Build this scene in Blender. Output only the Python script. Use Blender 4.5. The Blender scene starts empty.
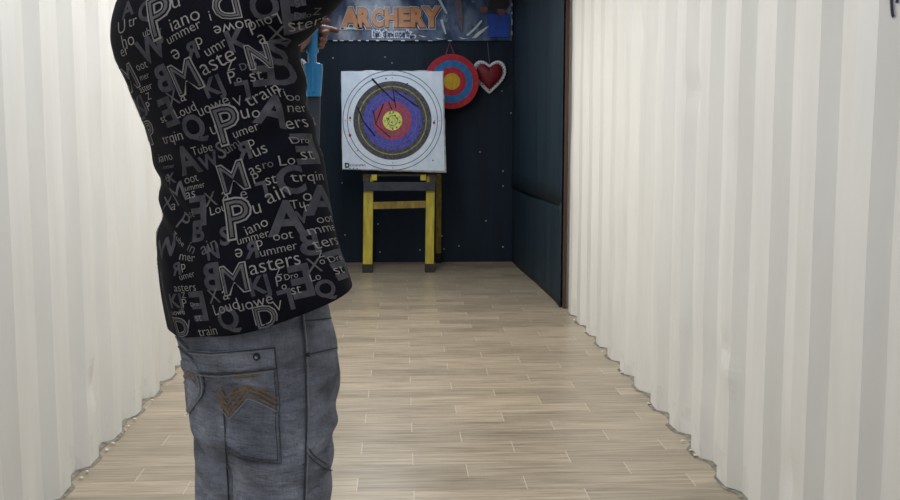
import bpy, bmesh, math, random
from mathutils import Vector, Matrix, noise
from mathutils.bvhtree import BVHTree
random.seed(7)
PI = math.pi
SC = bpy.context.scene
COL = SC.collection
# ------------------------------------------------------------------ camera
F, H = 1055.0, 1.3
P_, PSI = math.atan(.1166), math.atan(.0452)
FW = Vector((math.sin(PSI)*math.cos(P_), math.cos(PSI)*math.cos(P_), -math.sin(P_)))
RT = Vector((math.cos(PSI), -math.sin(PSI), 0))
UP = RT.cross(FW)
CAM = Vector((0, 0, H))
cd = bpy.data.cameras.new('camera'); cam = bpy.data.objects.new('camera', cd); COL.objects.link(cam)
cd.sensor_width = 36; cd.lens = 36*F/900; cd.clip_start = .05
m = Matrix((RT, UP, -FW)).transposed().to_4x4(); m.translation = CAM
cam.matrix_world = m
SC.camera = cam
def ray(u, v): return (RT*((u-450)/F) + UP*((250-v)/F) + FW)
def at(u, v, Y):
    d = ray(u, v); return CAM + d*(Y/d.y)
def on_floor(u, v):
    d = ray(u, v); return CAM + d*(-H/d.z)

# ------------------------------------------------------------------ materials
def lin(c):
    return tuple(((x/255)/12.92 if x/255 <= .04045 else ((x/255+.055)/1.055)**2.4) for x in c) + (1,)
class NT:
    def __init__(s, name):
        s.m = bpy.data.materials.new(name); s.m.use_nodes = True
        s.t = s.m.node_tree; s.b = s.t.nodes['Principled BSDF']
    def n(s, typ, **kw):
        nd = s.t.nodes.new(typ)
        for k, v in kw.items(): setattr(nd, k, v)
        return nd
    def l(s, a, b): s.t.links.new(a, b)
    def math(s, op, a, b=None, c=None):
        nd = s.n('ShaderNodeMath', operation=op)
        for i, x in enumerate((a, b, c)):
            if x is None: continue
            if isinstance(x, (int, float)): nd.inputs[i].default_value = x
            else: s.l(x, nd.inputs[i])
        return nd.outputs[0]
    def coord(s, scale=(1, 1, 1)):
        tc = s.n('ShaderNodeTexCoord'); mp = s.n('ShaderNodeMapping'); mp.inputs['Scale'].default_value = scale
        s.l(tc.outputs['Object'], mp.inputs[0]); return mp.outputs[0]
    def noise(s, vec, scale, detail=3, rough=.55):
        nd = s.n('ShaderNodeTexNoise'); nd.inputs['Scale'].default_value = scale
        nd.inputs['Detail'].default_value = detail; nd.inputs['Roughness'].default_value = rough
        s.l(vec, nd.inputs['Vector']); return nd.outputs['Fac']
    def ramp(s, fac, stops):
        nd = s.n('ShaderNodeValToRGB'); e = nd.color_ramp.elements
        while len(e) < len(stops): e.new(.5)
        for el, (p, c) in zip(e, stops): el.position = p; el.color = c
        s.l(fac, nd.inputs[0]); return nd.outputs[0]
    def mix(s, fac, a, b, mode='MIX'):
        nd = s.n('ShaderNodeMix', data_type='RGBA', blend_type=mode)
        for i, x in ((0, fac), (6, a), (7, b)):
            if isinstance(x, (int, float)): nd.inputs[i].default_value = x
            elif isinstance(x, tuple): nd.inputs[i].default_value = x
            else: s.l(x, nd.inputs[i])
        return nd.outputs[2]
    def bump(s, h, strength=.2, dist=.01):
        nd = s.n('ShaderNodeBump'); nd.inputs['Strength'].default_value = strength; nd.inputs['Distance'].default_value = dist
        s.l(h, nd.inputs['Height']); s.l(nd.outputs[0], s.b.inputs['Normal'])
    def col(s, x):
        if isinstance(x, tuple): s.b.inputs['Base Color'].default_value = x
        else: s.l(x, s.b.inputs['Base Color'])
    def rough(s, x):
        if isinstance(x, (int, float)): s.b.inputs['Roughness'].default_value = x
        else: s.l(x, s.b.inputs['Roughness'])
def simple(name, c1, c2=None, scale=20, rough=.6, stretch=(1, 1, 1), bump=0, spec=.5):
    t = NT(name); c1 = lin(c1)
    c2 = lin(c2) if c2 else tuple(x*.82 for x in c1[:3])+(1,)
    f = t.noise(t.coord(stretch), scale, 4)
    t.col(t.ramp(f, [(.3, c1), (.7, c2)])); t.rough(rough)
    t.b.inputs['Specular IOR Level'].default_value = spec
    if bump: t.bump(f, bump, .01)
    return t.m

def floor_mat():
    t = NT('wood_look_tile'); W, L = .147, .617
    tc = t.n('ShaderNodeTexCoord'); sp = t.n('ShaderNodeSeparateXYZ'); t.l(tc.outputs['Object'], sp.inputs[0])
    x, y = sp.outputs[0], sp.outputs[1]
    yy = t.math('DIVIDE', t.math('ADD', y, .002), W); row = t.math('FLOOR', yy); fy = t.math('SUBTRACT', yy, row)
    xx = t.math('ADD', t.math('DIVIDE', t.math('ADD', x, 9.837), L), t.math('MULTIPLY', row, .3333))
    colm = t.math('FLOOR', xx); fx = t.math('SUBTRACT', xx, colm)
    cv = t.n('ShaderNodeCombineXYZ'); t.l(colm, cv.inputs[0]); t.l(row, cv.inputs[1])
    wn = t.n('ShaderNodeTexWhiteNoise', noise_dimensions='2D'); t.l(cv.outputs[0], wn.inputs['Vector'])
    idv = wn.outputs['Value']
    gv = t.n('ShaderNodeCombineXYZ')
    t.l(t.math('ADD', t.math('MULTIPLY', x, 1.6), t.math('MULTIPLY', idv, 37)), gv.inputs[0])
    t.l(t.math('ADD', t.math('MULTIPLY', y, 22), t.math('MULTIPLY', idv, 11)), gv.inputs[1])
    g = t.noise(gv.outputs[0], 2.2, 5, .6)
    g2 = t.noise(gv.outputs[0], .7, 3, .5)
    c = t.ramp(g, [(.3, lin((136, 123, 104))), (.5, lin((168, 155, 136))), (.72, lin((190, 178, 160)))])
    c = t.mix(t.math('MULTIPLY', t.math('GREATER_THAN', g2, .62), .25), c, lin((126, 108, 86)))
    c = t.mix(.55, c, t.ramp(idv, [(0, (.62, .62, .61, 1)), (1, (1.12, 1.12, 1.12, 1))]), 'MULTIPLY')
    gy = t.math('LESS_THAN', t.math('MINIMUM', fy, t.math('SUBTRACT', 1, fy)), .016)
    gx = t.math('LESS_THAN', t.math('MINIMUM', fx, t.math('SUBTRACT', 1, fx)), .0032)
    c = t.mix(t.math('MULTIPLY', gy, .55), c, lin((142, 126, 104)))
    c = t.mix(t.math('MULTIPLY', gx, .6), c, lin((206, 196, 178)))
    t.col(c)
    t.rough(t.math('ADD', .24, t.math('MULTIPLY', g, .18)))
    t.bump(t.math('SUBTRACT', 1, t.math('MAXIMUM', gx, gy)), .25, .002)
    return t.m

def wall_mat():
    t = NT('white_painted_steel'); v = t.coord((1, 1, .6))
    f = t.noise(v, 1.3, 4); f2 = t.noise(t.coord((1, 1, .15)), 9, 4)
    c = t.ramp(f, [(.3, lin((224, 224, 222))), (.7, lin((232, 231, 228)))])
    c = t.mix(.12, c, t.ramp(f2, [(.35, lin((196, 192, 184))), (.6, (1, 1, 1, 1))]), 'MULTIPLY')
    sp = t.n('ShaderNodeSeparateXYZ'); tc = t.n('ShaderNodeTexCoord'); t.l(tc.outputs['Object'], sp.inputs[0])
    dirt = t.math('MULTIPLY', t.math('LESS_THAN', sp.outputs[2], .12), t.math('GREATER_THAN', t.noise(v, 14, 5), .56))
    c = t.mix(t.math('MULTIPLY', dirt, .10), c, lin((150, 144, 132)))
    t.col(c); t.rough(.5); t.bump(t.noise(v, 5, 3), .12, .02)
    return t.m

def navy_mat(name, a, b):
    t = NT(name); f = t.noise(t.coord((3, 3, .35)), 2.0, 4); t.col(t.ramp(f, [(.3, lin(a)), (.75, lin(b))])); t.rough(.62)
    t.b.inputs['Specular IOR Level'].default_value = .3
    t.bump(t.noise(t.coord((4, 4, .5)), 2.5, 3), .25, .02); return t.m

def denim_mat():
    t = NT('grey_blue_denim'); v = t.coord()
    f = t.noise(v, 9, 4, .6); fade = t.noise(t.coord((1, 1, .45)), 5.5, 3); w = t.noise(t.coord((6, 6, 1)), 60, 3)
    c = t.ramp(f, [(.3, lin((108, 113, 125))), (.52, lin((141, 147, 162))), (.75, lin((180, 187, 201)))])
    c = t.mix(.45, c, t.ramp(fade, [(.36, lin((140, 140, 146))), (.66, (1.2, 1.2, 1.2, 1))]), 'MULTIPLY')
    cr = t.noise(t.coord((1, 1, 2.4)), 10, 4, .6)
    c = t.mix(.42, c, t.ramp(cr, [(.36, lin((150, 148, 150))), (.52, (1, 1, 1, 1)), (.68, (1.25, 1.25, 1.25, 1))]), 'MULTIPLY')
    c = t.mix(.35, c, t.ramp(w, [(.3, (.45, .45, .46, 1)), (.7, (1.1, 1.1, 1.1, 1))]), 'MULTIPLY')
    t.col(c); t.rough(.9); t.b.inputs['Specular IOR Level'].default_value = .15
    t.bump(t.noise(t.coord((1, 1, 2.6)), 20, 5, .6), .9, .016); return t.m

def banner_mat():
    t = NT('printed_vinyl'); v = t.coord((1, 1, 1))
    f = t.noise(t.coord((1.5, 0, .9)), 2.6, 4, .55); f2 = t.noise(t.coord((1, 0, 1)), 11, 3)
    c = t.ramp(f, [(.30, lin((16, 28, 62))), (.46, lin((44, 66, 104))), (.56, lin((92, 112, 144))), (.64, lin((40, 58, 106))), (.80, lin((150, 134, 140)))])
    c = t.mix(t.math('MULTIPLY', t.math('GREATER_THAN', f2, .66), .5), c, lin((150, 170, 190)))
    t.col(c); t.rough(.25); t.bump(t.noise(t.coord((1.4, 0, .8)), 4, 2), .35, .02); return t.m

def foam_face_mat():
    t = NT('target_paper'); f = t.noise(t.coord(), 14, 4)
    t.col(t.ramp(f, [(.3, lin((188, 206, 230))), (.7, lin((212, 222, 238)))])); t.rough(.6); return t.m
def worn(name, a, b, scale=60, thr=(.40, .62)):
    t = NT(name); f = t.noise(t.coord(), scale, 5, .7); t.col(t.ramp(f, [(thr[0], lin(a)), (thr[1], lin(b))])); t.rough(.75); return t.m

M = dict(
    floor=floor_mat(), wall=wall_mat(), ceiling=simple('ceiling_white', (225, 225, 222), rough=.7, scale=2),
    navy=navy_mat('navy_plywood', (6, 23, 40), (11, 36, 56)), lining=navy_mat('slate_lining', (22, 38, 50), (38, 57, 69)),
    cement=simple('cement_filler', (150, 146, 136), (96, 92, 84), 30, .9, bump=.6),
    chip=simple('white_plaster', (226, 222, 212), (196, 190, 178), 60, .8),
    brown=simple('brown_timber', (86, 62, 48), (58, 40, 32), 12, .8, (6, 6, .4)),
    screw=simple('screw_steel', (205, 208, 205), (160, 165, 165), 90, .35),
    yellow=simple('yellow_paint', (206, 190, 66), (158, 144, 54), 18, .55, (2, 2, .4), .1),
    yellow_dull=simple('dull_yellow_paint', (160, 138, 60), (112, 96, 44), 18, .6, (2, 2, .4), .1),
    black=simple('black_rubber', (58, 52, 46), (36, 33, 32), 40, .7),
    barblue=simple('dark_slate_paint', (50, 58, 72), (32, 38, 50), 16, .6),
    tape=simple('grey_brown_tape', (84, 76, 60), (60, 54, 44), 30, .7),
    foam=simple('off_white_foam', (190, 192, 190), (140, 140, 134), 25, .9, bump=.4),
    paper=foam_face_mat(),
    t_black=worn('target_black', (52, 56, 62), (82, 86, 88), 45), t_blue=worn('target_blue', (58, 62, 150), (84, 84, 178), 45),
    t_red=worn('target_red', (168, 66, 82), (124, 58, 92), 40), t_yellow=worn('target_yellow', (206, 214, 112), (60, 84, 52), 55, (.5, .68)),
    line=simple('ring_line', (104, 112, 130), rough=.8), line_gold=simple('ring_line_gold', (170, 158, 112), (110, 100, 80), 40, .8),
    scratch=simple('dark_gouge', (16, 18, 26), rough=.9), redmark=simple('red_mark', (178, 44, 66), rough=.8), ink=simple('logo_ink', (26, 34, 60), rough=.8),
    d_red=simple('red_felt', (186, 44, 54), (150, 32, 44), 30, .8), d_blue=simple('blue_felt', (44, 112, 172), (34, 92, 150), 30, .8),
    d_yellow=simple('yellow_felt', (206, 164, 40), (176, 136, 32), 30, .8), rope=simple('reddish_cord', (150, 72, 78), (110, 52, 60), 60, .9),
    straw=simple('straw_edge', (176, 108, 90), (120, 80, 60), 40, .9),
    heart=simple('crimson_sequin', (140, 16, 38), (84, 8, 26), 55, .6), lace=simple('white_lace', (230, 232, 238), (196, 200, 210), 70, .9),
    string_grey=simple('grey_string', (110, 114, 122), rough=.9),
    banner=banner_mat(), b_orange=simple('printed_orange', (214, 142, 84), (178, 108, 62), 9, .35), b_white=simple('printed_white', (220, 230, 244), (190, 204, 226), 9, .3),
    b_dark=simple('printed_dark', (34, 30, 36), rough=.35), b_navy=simple('printed_navy_text', (34, 50, 112), rough=.35),
    b_blue=simple('printed_blue_shirt', (20, 78, 190), (14, 58, 150), 8, .3), b_skin=simple('printed_skin', (140, 84, 82), (100, 64, 72), 8, .3),
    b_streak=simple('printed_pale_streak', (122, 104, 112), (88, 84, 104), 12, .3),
    b_glint=simple('painted_film_glint', (214, 226, 232), (170, 190, 200), 20, .2),
    bow_blue=simple('blue_plastic', (48, 140, 194), (36, 116, 172), 6, .35), limb=simple('grey_fibreglass', (66, 72, 82), (50, 56, 66), 10, .4),
    bowstring=simple('black_bowstring', (22, 22, 26), rough=.8),
    skin=simple('brown_skin', (112, 74, 60), (90, 58, 48), 14, .55), nail=simple('finger_nail', (196, 150, 134), rough=.4),
    hair=simple('black_hair', (20, 17, 16), (34, 28, 26), 50, .6, (3, 3, .5), .4),
    eye=simple('eye_white', (232, 230, 226), rough=.2), iris=simple('dark_iris', (40, 26, 18), rough=.2),
    shirt=simple('black_navy_jersey', (3, 5, 15), (6, 8, 24), 12, .85, spec=.2), 
    p_light=simple('print_light', (166, 162, 160), (132, 130, 132), 40, .9, spec=.1), p_mid=simple('print_mid', (112, 110, 113), (88, 88, 94), 40, .9, spec=.1),
    p_dim=simple('print_dim', (90, 90, 97), (64, 65, 73), 40, .9, spec=.1), p_bg=simple('print_gap', (30, 30, 38), rough=.9, spec=.1),
    denim=denim_mat(), thread=simple('copper_thread', (134, 106, 66), (108, 86, 60), 60, .8), seam=simple('dark_seam', (58, 62, 70), rough=.9),
    seam_l=simple('pale_seam', (140, 146, 154), rough=.9), rivet=simple('dark_rivet', (36, 38, 46), rough=.35), rivet_l=simple('rivet_ring', (150, 154, 160), rough=.3),
    denim_d=None, belt=simple('black_leather', (28, 25, 24), rough=.5), shoe=simple('black_canvas', (30, 30, 34), rough=.7), sole=simple('white_rubber', (212, 210, 204), rough=.6),
    marker=simple('dark_marker_paint', (34, 36, 66), (24, 26, 50), 30, .5), markhalo=simple('pale_halo_paint', (196, 198, 216), rough=.6),
)

# ------------------------------------------------------------------ mesh helpers
def link(name, me, mats, parent=None, smooth=False):
    o = bpy.data.objects.new(name, me); COL.objects.link(o)
    for mt in (mats if isinstance(mats, (list, tuple)) else [mats]): me.materials.append(mt)
    if smooth:
        for p in me.polygons: p.use_smooth = True
    if parent: setp(o, parent)
    return o
def setp(o, parent):
    mw = Matrix.Translation(parent_world(parent))
    o.parent = parent
    o.matrix_parent_inverse = mw.inverted()
def parent_world(p):
    v = Vector(p.location)
    while p.parent:
        p = p.parent; 
        if p.parent is None: pass
    return v
def from_bm(name, bm, mats, parent=None, smooth=False):
    me = bpy.data.meshes.new(name); bm.to_mesh(me); bm.free(); return link(name, me, mats, parent, smooth)
def tag(o, label=None, cat=None, group=None, kind=None):
    for k, v in (('label', label), ('category', cat), ('group', group), ('kind', kind)):
        if v: o[k] = v
    return o
def thing(name, loc, label, cat, group=None):
    o = bpy.data.objects.new(name, None); COL.objects.link(o); o.location = loc; o.empty_display_size = .1
    return tag(o, label, cat, group)
def bx(bm, c, s, rot=None, bev=0):
    r = bmesh.ops.create_cube(bm, size=1)
    mt = Matrix.Translation(c) @ (rot.to_4x4() if rot else Matrix.Identity(4)) @ Matrix.Diagonal((*s, 1))
    bmesh.ops.transform(bm, matrix=mt, verts=r['verts'])
    if bev:
        ed = list({e for v in r['verts'] for e in v.link_edges})
        bmesh.ops.bevel(bm, geom=ed, offset=bev, segments=2, affect='EDGES', profile=.5)
def frame(d):
    d = d.normalized(); a = Vector((0, 0, 1)) if abs(d.z) < .9 else Vector((1, 0, 0))
    x = d.cross(a).normalized(); return x, d.cross(x).normalized()
def tube(bm, pts, rad, seg=12, caps=True, flat=None):
    """capsule chain: rings at each point plus rounded ends"""
    pts = [Vector(p) for p in pts]
    if isinstance(rad, (int, float)): rad = [rad]*len(pts)
    P, R, D = [], [], []
    n = len(pts)
    for i in range(n):
        d = (pts[min(i+1, n-1)] - pts[max(i-1, 0)]).normalized(); D.append(d)
    rings = []
    def rg(c, r, x, y): return [bm.verts.new(c + (x*math.cos(2*PI*k/seg) + y*math.sin(2*PI*k/seg))*r) for k in range(seg)]
    x, y = frame(D[0])
    def transport(d):
        nonlocal x, y
        x = (x - d*x.dot(d)).normalized(); y = d.cross(x).normalized()
    x, y = frame(D[0]); y = D[0].cross(x).normalized()
    if caps:
        for a in (80, 55, 28):
            a = math.radians(a); rings.append(rg(pts[0]-D[0]*rad[0]*math.sin(a), rad[0]*math.cos(a), x, y))
    for i in range(n):
        transport(D[i]); rings.append(rg(pts[i], rad[i], x, y))
    if caps:
        for a in (28, 55, 80):
            a = math.radians(a); rings.append(rg(pts[-1]+D[-1]*rad[-1]*math.sin(a), rad[-1]*math.cos(a), x, y))
    for a, b in zip(rings, rings[1:]):
        for k in range(seg): bm.faces.new((a[k], a[(k+1) % seg], b[(k+1) % seg], b[k]))
    bm.faces.new(rings[0][::-1]); bm.faces.new(rings[-1])
def loft(bm, secs, seg=36):
    """secs: list of lists of points (closed rings)"""
    rs = [[bm.verts.new(p) for p in s] for s in secs]
    for a, b in zip(rs, rs[1:]):
        n = len(a)
        for k in range(n): bm.faces.new((a[k], a[(k+1) % n], b[(k+1) % n], b[k]))
    bm.faces.new(rs[0][::-1]); bm.faces.new(rs[-1])
def ellipsoid(bm, c, r, rot=None, u=20, v=14):
    q = bmesh.ops.create_uvsphere(bm, u_segments=u, v_segments=v, radius=1)
    mt = Matrix.Translation(c) @ (rot.to_4x4() if rot else Matrix.Identity(4)) @ Matrix.Diagonal((*r, 1))
    bmesh.ops.transform(bm, matrix=mt, verts=q['verts'])
def remesh(bm, vox, smooth=4):
    bmesh.ops.recalc_face_normals(bm, faces=bm.faces)
    me = bpy.data.meshes.new('tmp'); bm.to_mesh(me); bm.free()
    o = bpy.data.objects.new('tmp', me); COL.objects.link(o)
    r = o.modifiers.new('r', 'REMESH'); r.mode = 'VOXEL'; r.voxel_size = vox
    if smooth:
        s = o.modifiers.new('s', 'SMOOTH'); s.factor = .5; s.iterations = smooth
    dg = bpy.context.evaluated_depsgraph_get(); ev = o.evaluated_get(dg)
    out = bpy.data.meshes.new_from_object(ev)
    bpy.data.objects.remove(o); bpy.data.meshes.remove(me)
    b2 = bmesh.new(); b2.from_mesh(out); bpy.data.meshes.remove(out); return b2
def displace(bm, fn):
    bm.normal_update()
    for v, d in [(v, fn(v.co, v.normal)) for v in bm.verts]: v.co += v.normal*d
def cut(bm, p, n):
    bmesh.ops.bisect_plane(bm, geom=bm.verts[:]+bm.edges[:]+bm.faces[:], plane_co=p, plane_no=n, clear_outer=True)
def poly(bm, pts, mi=0):
    f = bm.faces.new([bm.verts.new(p) for p in pts]); f.material_index = mi; return f
def strip(bm, inner, outer, mi=0):
    a = [bm.verts.new(p) for p in inner]; b = [bm.verts.new(p) for p in outer]
    for k in range(len(a)-1):
        f = bm.faces.new((a[k], a[k+1], b[k+1], b[k])); f.material_index = mi

_tc = {}
def text_geo(s, offset=0.0):
    """unit text centred on the origin: verts (x, y), faces, width, cap height ~1"""
    if (s, offset) in _tc: return _tc[(s, offset)]
    cu = bpy.data.curves.new('t', 'FONT'); cu.body = s; cu.size = 1; cu.offset = offset; cu.resolution_u = 3
    cu.align_x = 'CENTER'
    o = bpy.data.objects.new('t', cu); COL.objects.link(o)
    dg = bpy.context.evaluated_depsgraph_get(); me = bpy.data.meshes.new_from_object(o.evaluated_get(dg))
    vs = [(v.co.x, v.co.y) for v in me.vertices]; fs = [tuple(p.vertices) for p in me.polygons]
    bpy.data.objects.remove(o); bpy.data.curves.remove(cu); bpy.data.meshes.remove(me)
    x0, x1 = min(v[0] for v in vs), max(v[0] for v in vs); y0, y1 = min(v[1] for v in vs), max(v[1] for v in vs)
    vs = [(x-(x0+x1)/2, y-(y0+y1)/2) for x, y in vs]
    r = (vs, fs, x1-x0, y1-y0); _tc[(s, offset)] = r; return r
def flat_text(bm, s, c, X, Y, w, h, mi=0, offset=0.0, base=None, shear=0):
    """text stretched to w x h on the plane at c; base geometry size taken from the unoffset text"""
    vs, fs, tw, th = text_geo(s, offset); _, _, bw, bh = text_geo(s, 0)
    V = [bm.verts.new(c + X*((x+shear*y)*w/bw) + Y*(y*h/bh)) for x, y in vs]
    for f in fs:
        try: fc = bm.faces.new([V[i] for i in f]); fc.material_index = mi
        except ValueError: pass

XA, YA, ZA = Vector((1, 0, 0)), Vector((0, 1, 0)), Vector((0, 0, 1))
XR, XL, YB, ZC = 1.167, -1.207, 10.13, 2.62
# ------------------------------------------------------------------ setting
bm = bmesh.new(); bx(bm, (0, 4.5, -.05), (2.75, 12.4, .1)); tag(from_bm('floor', bm, M['floor']), kind='structure')
bm = bmesh.new(); bx(bm, (0, 4.5, ZC+.03), (2.75, 12.4, .06)); tag(from_bm('ceiling', bm, M['ceiling']), kind='structure')
PER, Y0 = .353, 7.527
def corr(y):
    t = ((y - Y0)/PER) % 1.0
    # 0 crest -> slope out -> trough -> slope in
    if t < .34: return 0
    if t < .50: return (t-.34)/.16
    if t < .84: return 1
    return 1-(t-.84)/.16
DENTS = {1: ((3.72, .50, .055, .012), (3.66, .42, .05, -.008), (5.2, 1.75, .06, .014), (4.3, 1.45, .07, .012), (3.1, .22, .10, .018)), -1: ((3.0, .55, .07, .012), (4.1, .3, .07, .016))}
def corr_wall(name, xb, sgn):
    ys = []; k = -26
    y = Y0 + k*PER
    while y < YB+.05:
        for t in (0, .11, .22, .34, .3401, .42, .4999, .50, .61, .72, .84, .8401, .92, .9999): ys.append(y+t*PER)
        y += PER
    ys = [q for q in ys if -1.6 < q < YB+.06]
    zs = [i*ZC/96 for i in range(97)]
    bm = bmesh.new(); g = []
    for q in ys:
        rowv = []
        for z in zs:
            d = corr(q)*.038
            p = Vector((q*1.7, z*1.1, sgn*3))
            dent = max(0, noise.noise(p*1.5)-.44)*.028 + noise.noise(Vector((q*1.2, z*1.6, 9*sgn)))*.003
            for gy, gz, gr, ga in DENTS[sgn]: dent += ga*math.exp(-((q-gy)**2+(z-gz)**2)/gr**2)
            z2 = z + (.008*noise.noise(Vector((q*9, sgn, 2)))+.004 if z == 0 else 0)
            rowv.append(bm.verts.new((xb + sgn*(d + dent), q, z2)))
        g.append(rowv)
    for a, b in zip(g, g[1:]):
        for i in range(len(zs)-1):
            f = (a[i], a[i+1], b[i+1], b[i]); bm.faces.new(f if sgn > 0 else f[::-1])
    o = from_bm(name, bm, M['wall']); s = o.modifiers.new('thick', 'SOLIDIFY'); s.thickness = .012; s.offset = -1
    return tag(o, kind='structure')
wall_r = corr_wall('wall_right', XR, 1); wall_l = corr_wall('wall_left', XL, -1)
bm = bmesh.new()
bx(bm, (0, YB+.045, .375), (2.5, .08, .75)); bx(bm, (0, YB+.04, .745+(ZC-.745)/2), (2.5, .08, ZC-.745))
wall_b = tag(from_bm('wall_back', bm, M['navy']), kind='structure')
for u, v in ((392, 63), (385, 57), (502, 91), (511, 113), (342, 183), (378, 224), (380, 252), (420, 250), (442, 236), (444, 249), (503, 171), (503, 186), (486, 221), (503, 247), (459, 246), (333, 58), (480, 152), (345, 235)):
    bm = bmesh.new(); r = bmesh.ops.create_cone(bm, segments=12, radius1=.0075, radius2=.005, depth=.006, cap_ends=True, matrix=Matrix.Translation(at(u, v, YB-.001)) @ Matrix.Rotation(PI/2, 4, 'X'))
    from_bm('screw', bm, M['screw'], wall_b)
def lining(name, xb, xf, sgn):
    # two overlapping slate sheets lining the last stretch of the wall
    for nm, z0, z1, off in ((name+'_upper', .735, ZC, .012), (name+'_lower', 0, .76, 0)):
        bm = bmesh.new(); g = []
        for i in range(25):
            t = i/24; y = YB + (7.5-YB)*t; rowv = []
            for j in range(13):
                z = z0+(z1-z0)*j/12
                w = .012*math.sin(t*5.5+ (0 if z0 else .6)) + .007*noise.noise(Vector((y*1.3, z*.8, sgn)))
                if not z0 and t > .8: w += .02*(t-.8)/.2
                zz = z + (.012*noise.noise(Vector((y*3, 1, sgn))) if (j == 0 and z0) else 0)
                if z0 and j == 0: w += .01
                rowv.append(bm.verts.new((xb+(xf-xb)*t - sgn*(off + max(0, w)*.9), y, zz)))
            g.append(rowv)
        for a, b in zip(g, g[1:]):
            for j in range(12): bm.faces.new((a[j], a[j+1], b[j+1], b[j]))
        bmesh.ops.recalc_face_normals(bm, faces=bm.faces)
        o = from_bm(nm, bm, M['lining'], smooth=True); s = o.modifiers.new('thick', 'SOLIDIFY'); s.thickness = .006
        tag(o, kind='structure')
lining('wall_right_lining', 1.075, 1.155, 1); lining('wall_left_lining', -1.10, -1.195, -1)
for i, x in ((1, 1.166), (2, -1.205)):
    bm = bmesh.new(); bx(bm, (x-.003 if i == 1 else x+.003, 7.475, ZC/2), (.022, .04, ZC), bev=.003); tag(from_bm('trim_%d' % i, bm, M['brown']), kind='structure')
# cement filler between tiles and steel
def cement(name, xb, sgn):
    bm = bmesh.new(); a, b = [], []
    n = 360
    for i in range(n+1):
        y = -1.2 + (7.45+1.2)*i/n
        t = corr(y)
        w = .016 - .032*t + .012*noise.noise(Vector((y*5, 0, sgn))) + .006*noise.noise(Vector((y*21, 3, sgn)))
        x = xb - sgn*w
        a.append(Vector((x, y, .0015))); b.append(Vector((xb+sgn*.06, y, .012)))
    strip(bm, a, b); bmesh.ops.recalc_face_normals(bm, faces=bm.faces)
    o = from_bm(name, bm, M['cement'])
    if o.data.polygons[0].normal.z < 0: o.data.flip_normals()
    tag(o, kind='structure')
cement('trim_3', XR, 1); cement('trim_4', XL, -1)
def crumb(p, s, label, group):
    bm = bmesh.new(); bmesh.ops.create_icosphere(bm, subdivisions=2, radius=s)
    o_ = Vector((random.random()*9, 2, 1))
    for v in bm.verts:
        v.co *= 1+.5*noise.noise(v.co*(.7/s)+o_*3); v.co.z = max(v.co.z*.7, -.3*s)
    bmesh.ops.translate(bm, verts=bm.verts, vec=(0, 0, .3*s))
    o = from_bm('plaster_crumb', bm, M['chip']); o.location = p; o.rotation_euler.z = random.random()*6
    tag(o, label, 'debris', group)
for u, v in ((575, 321), (588, 333), (606, 353), (627, 374), (652, 405), (689, 443), (702, 457), (700, 452)):
    p = on_floor(u, v); crumb((min(p.x, XR-.012), p.y, .006), .0075, 'white plaster crumb in the cement gap at the foot of the right wall', 'plaster crumbs along the right wall')
for u, v in ((147, 402), (131, 421), (125, 428), (98, 452), (106, 445), (72, 480), (67, 474)):
    p = on_floor(u, v); crumb((max(p.x, XL+.012), p.y, .006), .0075, 'white plaster crumb in the cement gap at the foot of the left wall', 'plaster crumbs along the left wall')
# marker graffiti on the right wall
wbv = BVHTree.FromObject(wall_r, bpy.context.evaluated_depsgraph_get())
def on_bvh(bv, u, v, off=.002):
    h = bv.ray_cast(CAM, ray(u, v).normalized())
    if h[0] is None: return None
    n = h[1] if h[1].dot(ray(u, v)) < 0 else -h[1]
    return h[0] + n*off
def px_strip(bm, bv, pts, w, off, mi=0, sub=6):
    """flat ribbon of pixel width w along a pixel polyline laid on a surface"""
    P = []
    for (a, b), (c, d) in zip(pts, pts[1:]):
        for k in range(sub): P.append((a+(c-a)*k/sub, b+(d-b)*k/sub))
    P.append(pts[-1]); A, B = [], []
    for i, (x, y) in enumerate(P):
        x0, y0 = P[max(i-1, 0)]; x1, y1 = P[min(i+1, len(P)-1)]
        l = math.hypot(x1-x0, y1-y0) or 1; nx, ny = -(y1-y0)/l*w/2, (x1-x0)/l*w/2
        p, q = on_bvh(bv, x+nx, y+ny, off), on_bvh(bv, x-nx, y-ny, off)
        if p is None or q is None: continue
        A.append(p); B.append(q)
    if len(A) > 1: strip(bm, A, B, mi)
for pts in ([(892, -12), (892.3, 2), (892.8, 10), (893.5, 15.5), (894.6, 17)], [(899.5, -10), (898.5, -2), (897.5, 3)]):
    bm = bmesh.new(); px_strip(bm, wbv, pts, 5.2, .002, 1); px_strip(bm, wbv, pts, 2.9, .0035, 0)
    from_bm('marker_stroke', bm, [M['marker'], M['markhalo']], wall_r)

# ------------------------------------------------------------------ banner on the back wall
BY = YB-.03
BL, BR, BZ0, BZ1 = at(268, 41, BY).x, at(512, 40, BY).x, at(420, 40.5, BY).z, ZC-.02
ban = thing('archery_banner', (0, BY, BZ1), 'glossy vinyl banner lettered ARCHERY in orange, pinned high on the navy back wall', 'banner')
def bdep(x, z): 
    d = .010*noise.noise(Vector((x*4+z*3, z*2.5, 3))) + .007*math.sin((x*1.0+z*.8)*14)*max(0, x-.3)
    return d
bm = bmesh.new(); nx, nz = 90, 34; g = []
for i in range(nx+1):
    rowv = []
    for j in range(nz+1):
        x = BL+(BR-BL)*i/nx; z = BZ0+(BZ1-BZ0)*j/nz
        if j == 0: z += .006*noise.noise(Vector((x*9, 1, 1)))
        rowv.append(bm.verts.new((x, BY+bdep(x, z), z)))
    g.append(rowv)
for a, b in zip(g, g[1:]):
    for j in range(nz): bm.faces.new((a[j], b[j], b[j+1], a[j+1]))
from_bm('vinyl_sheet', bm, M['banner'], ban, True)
def bpt(u, v, off=.012):
    p = at(u, v, BY-off); p.y += bdep(p.x, p.z)*.3; return p
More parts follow.
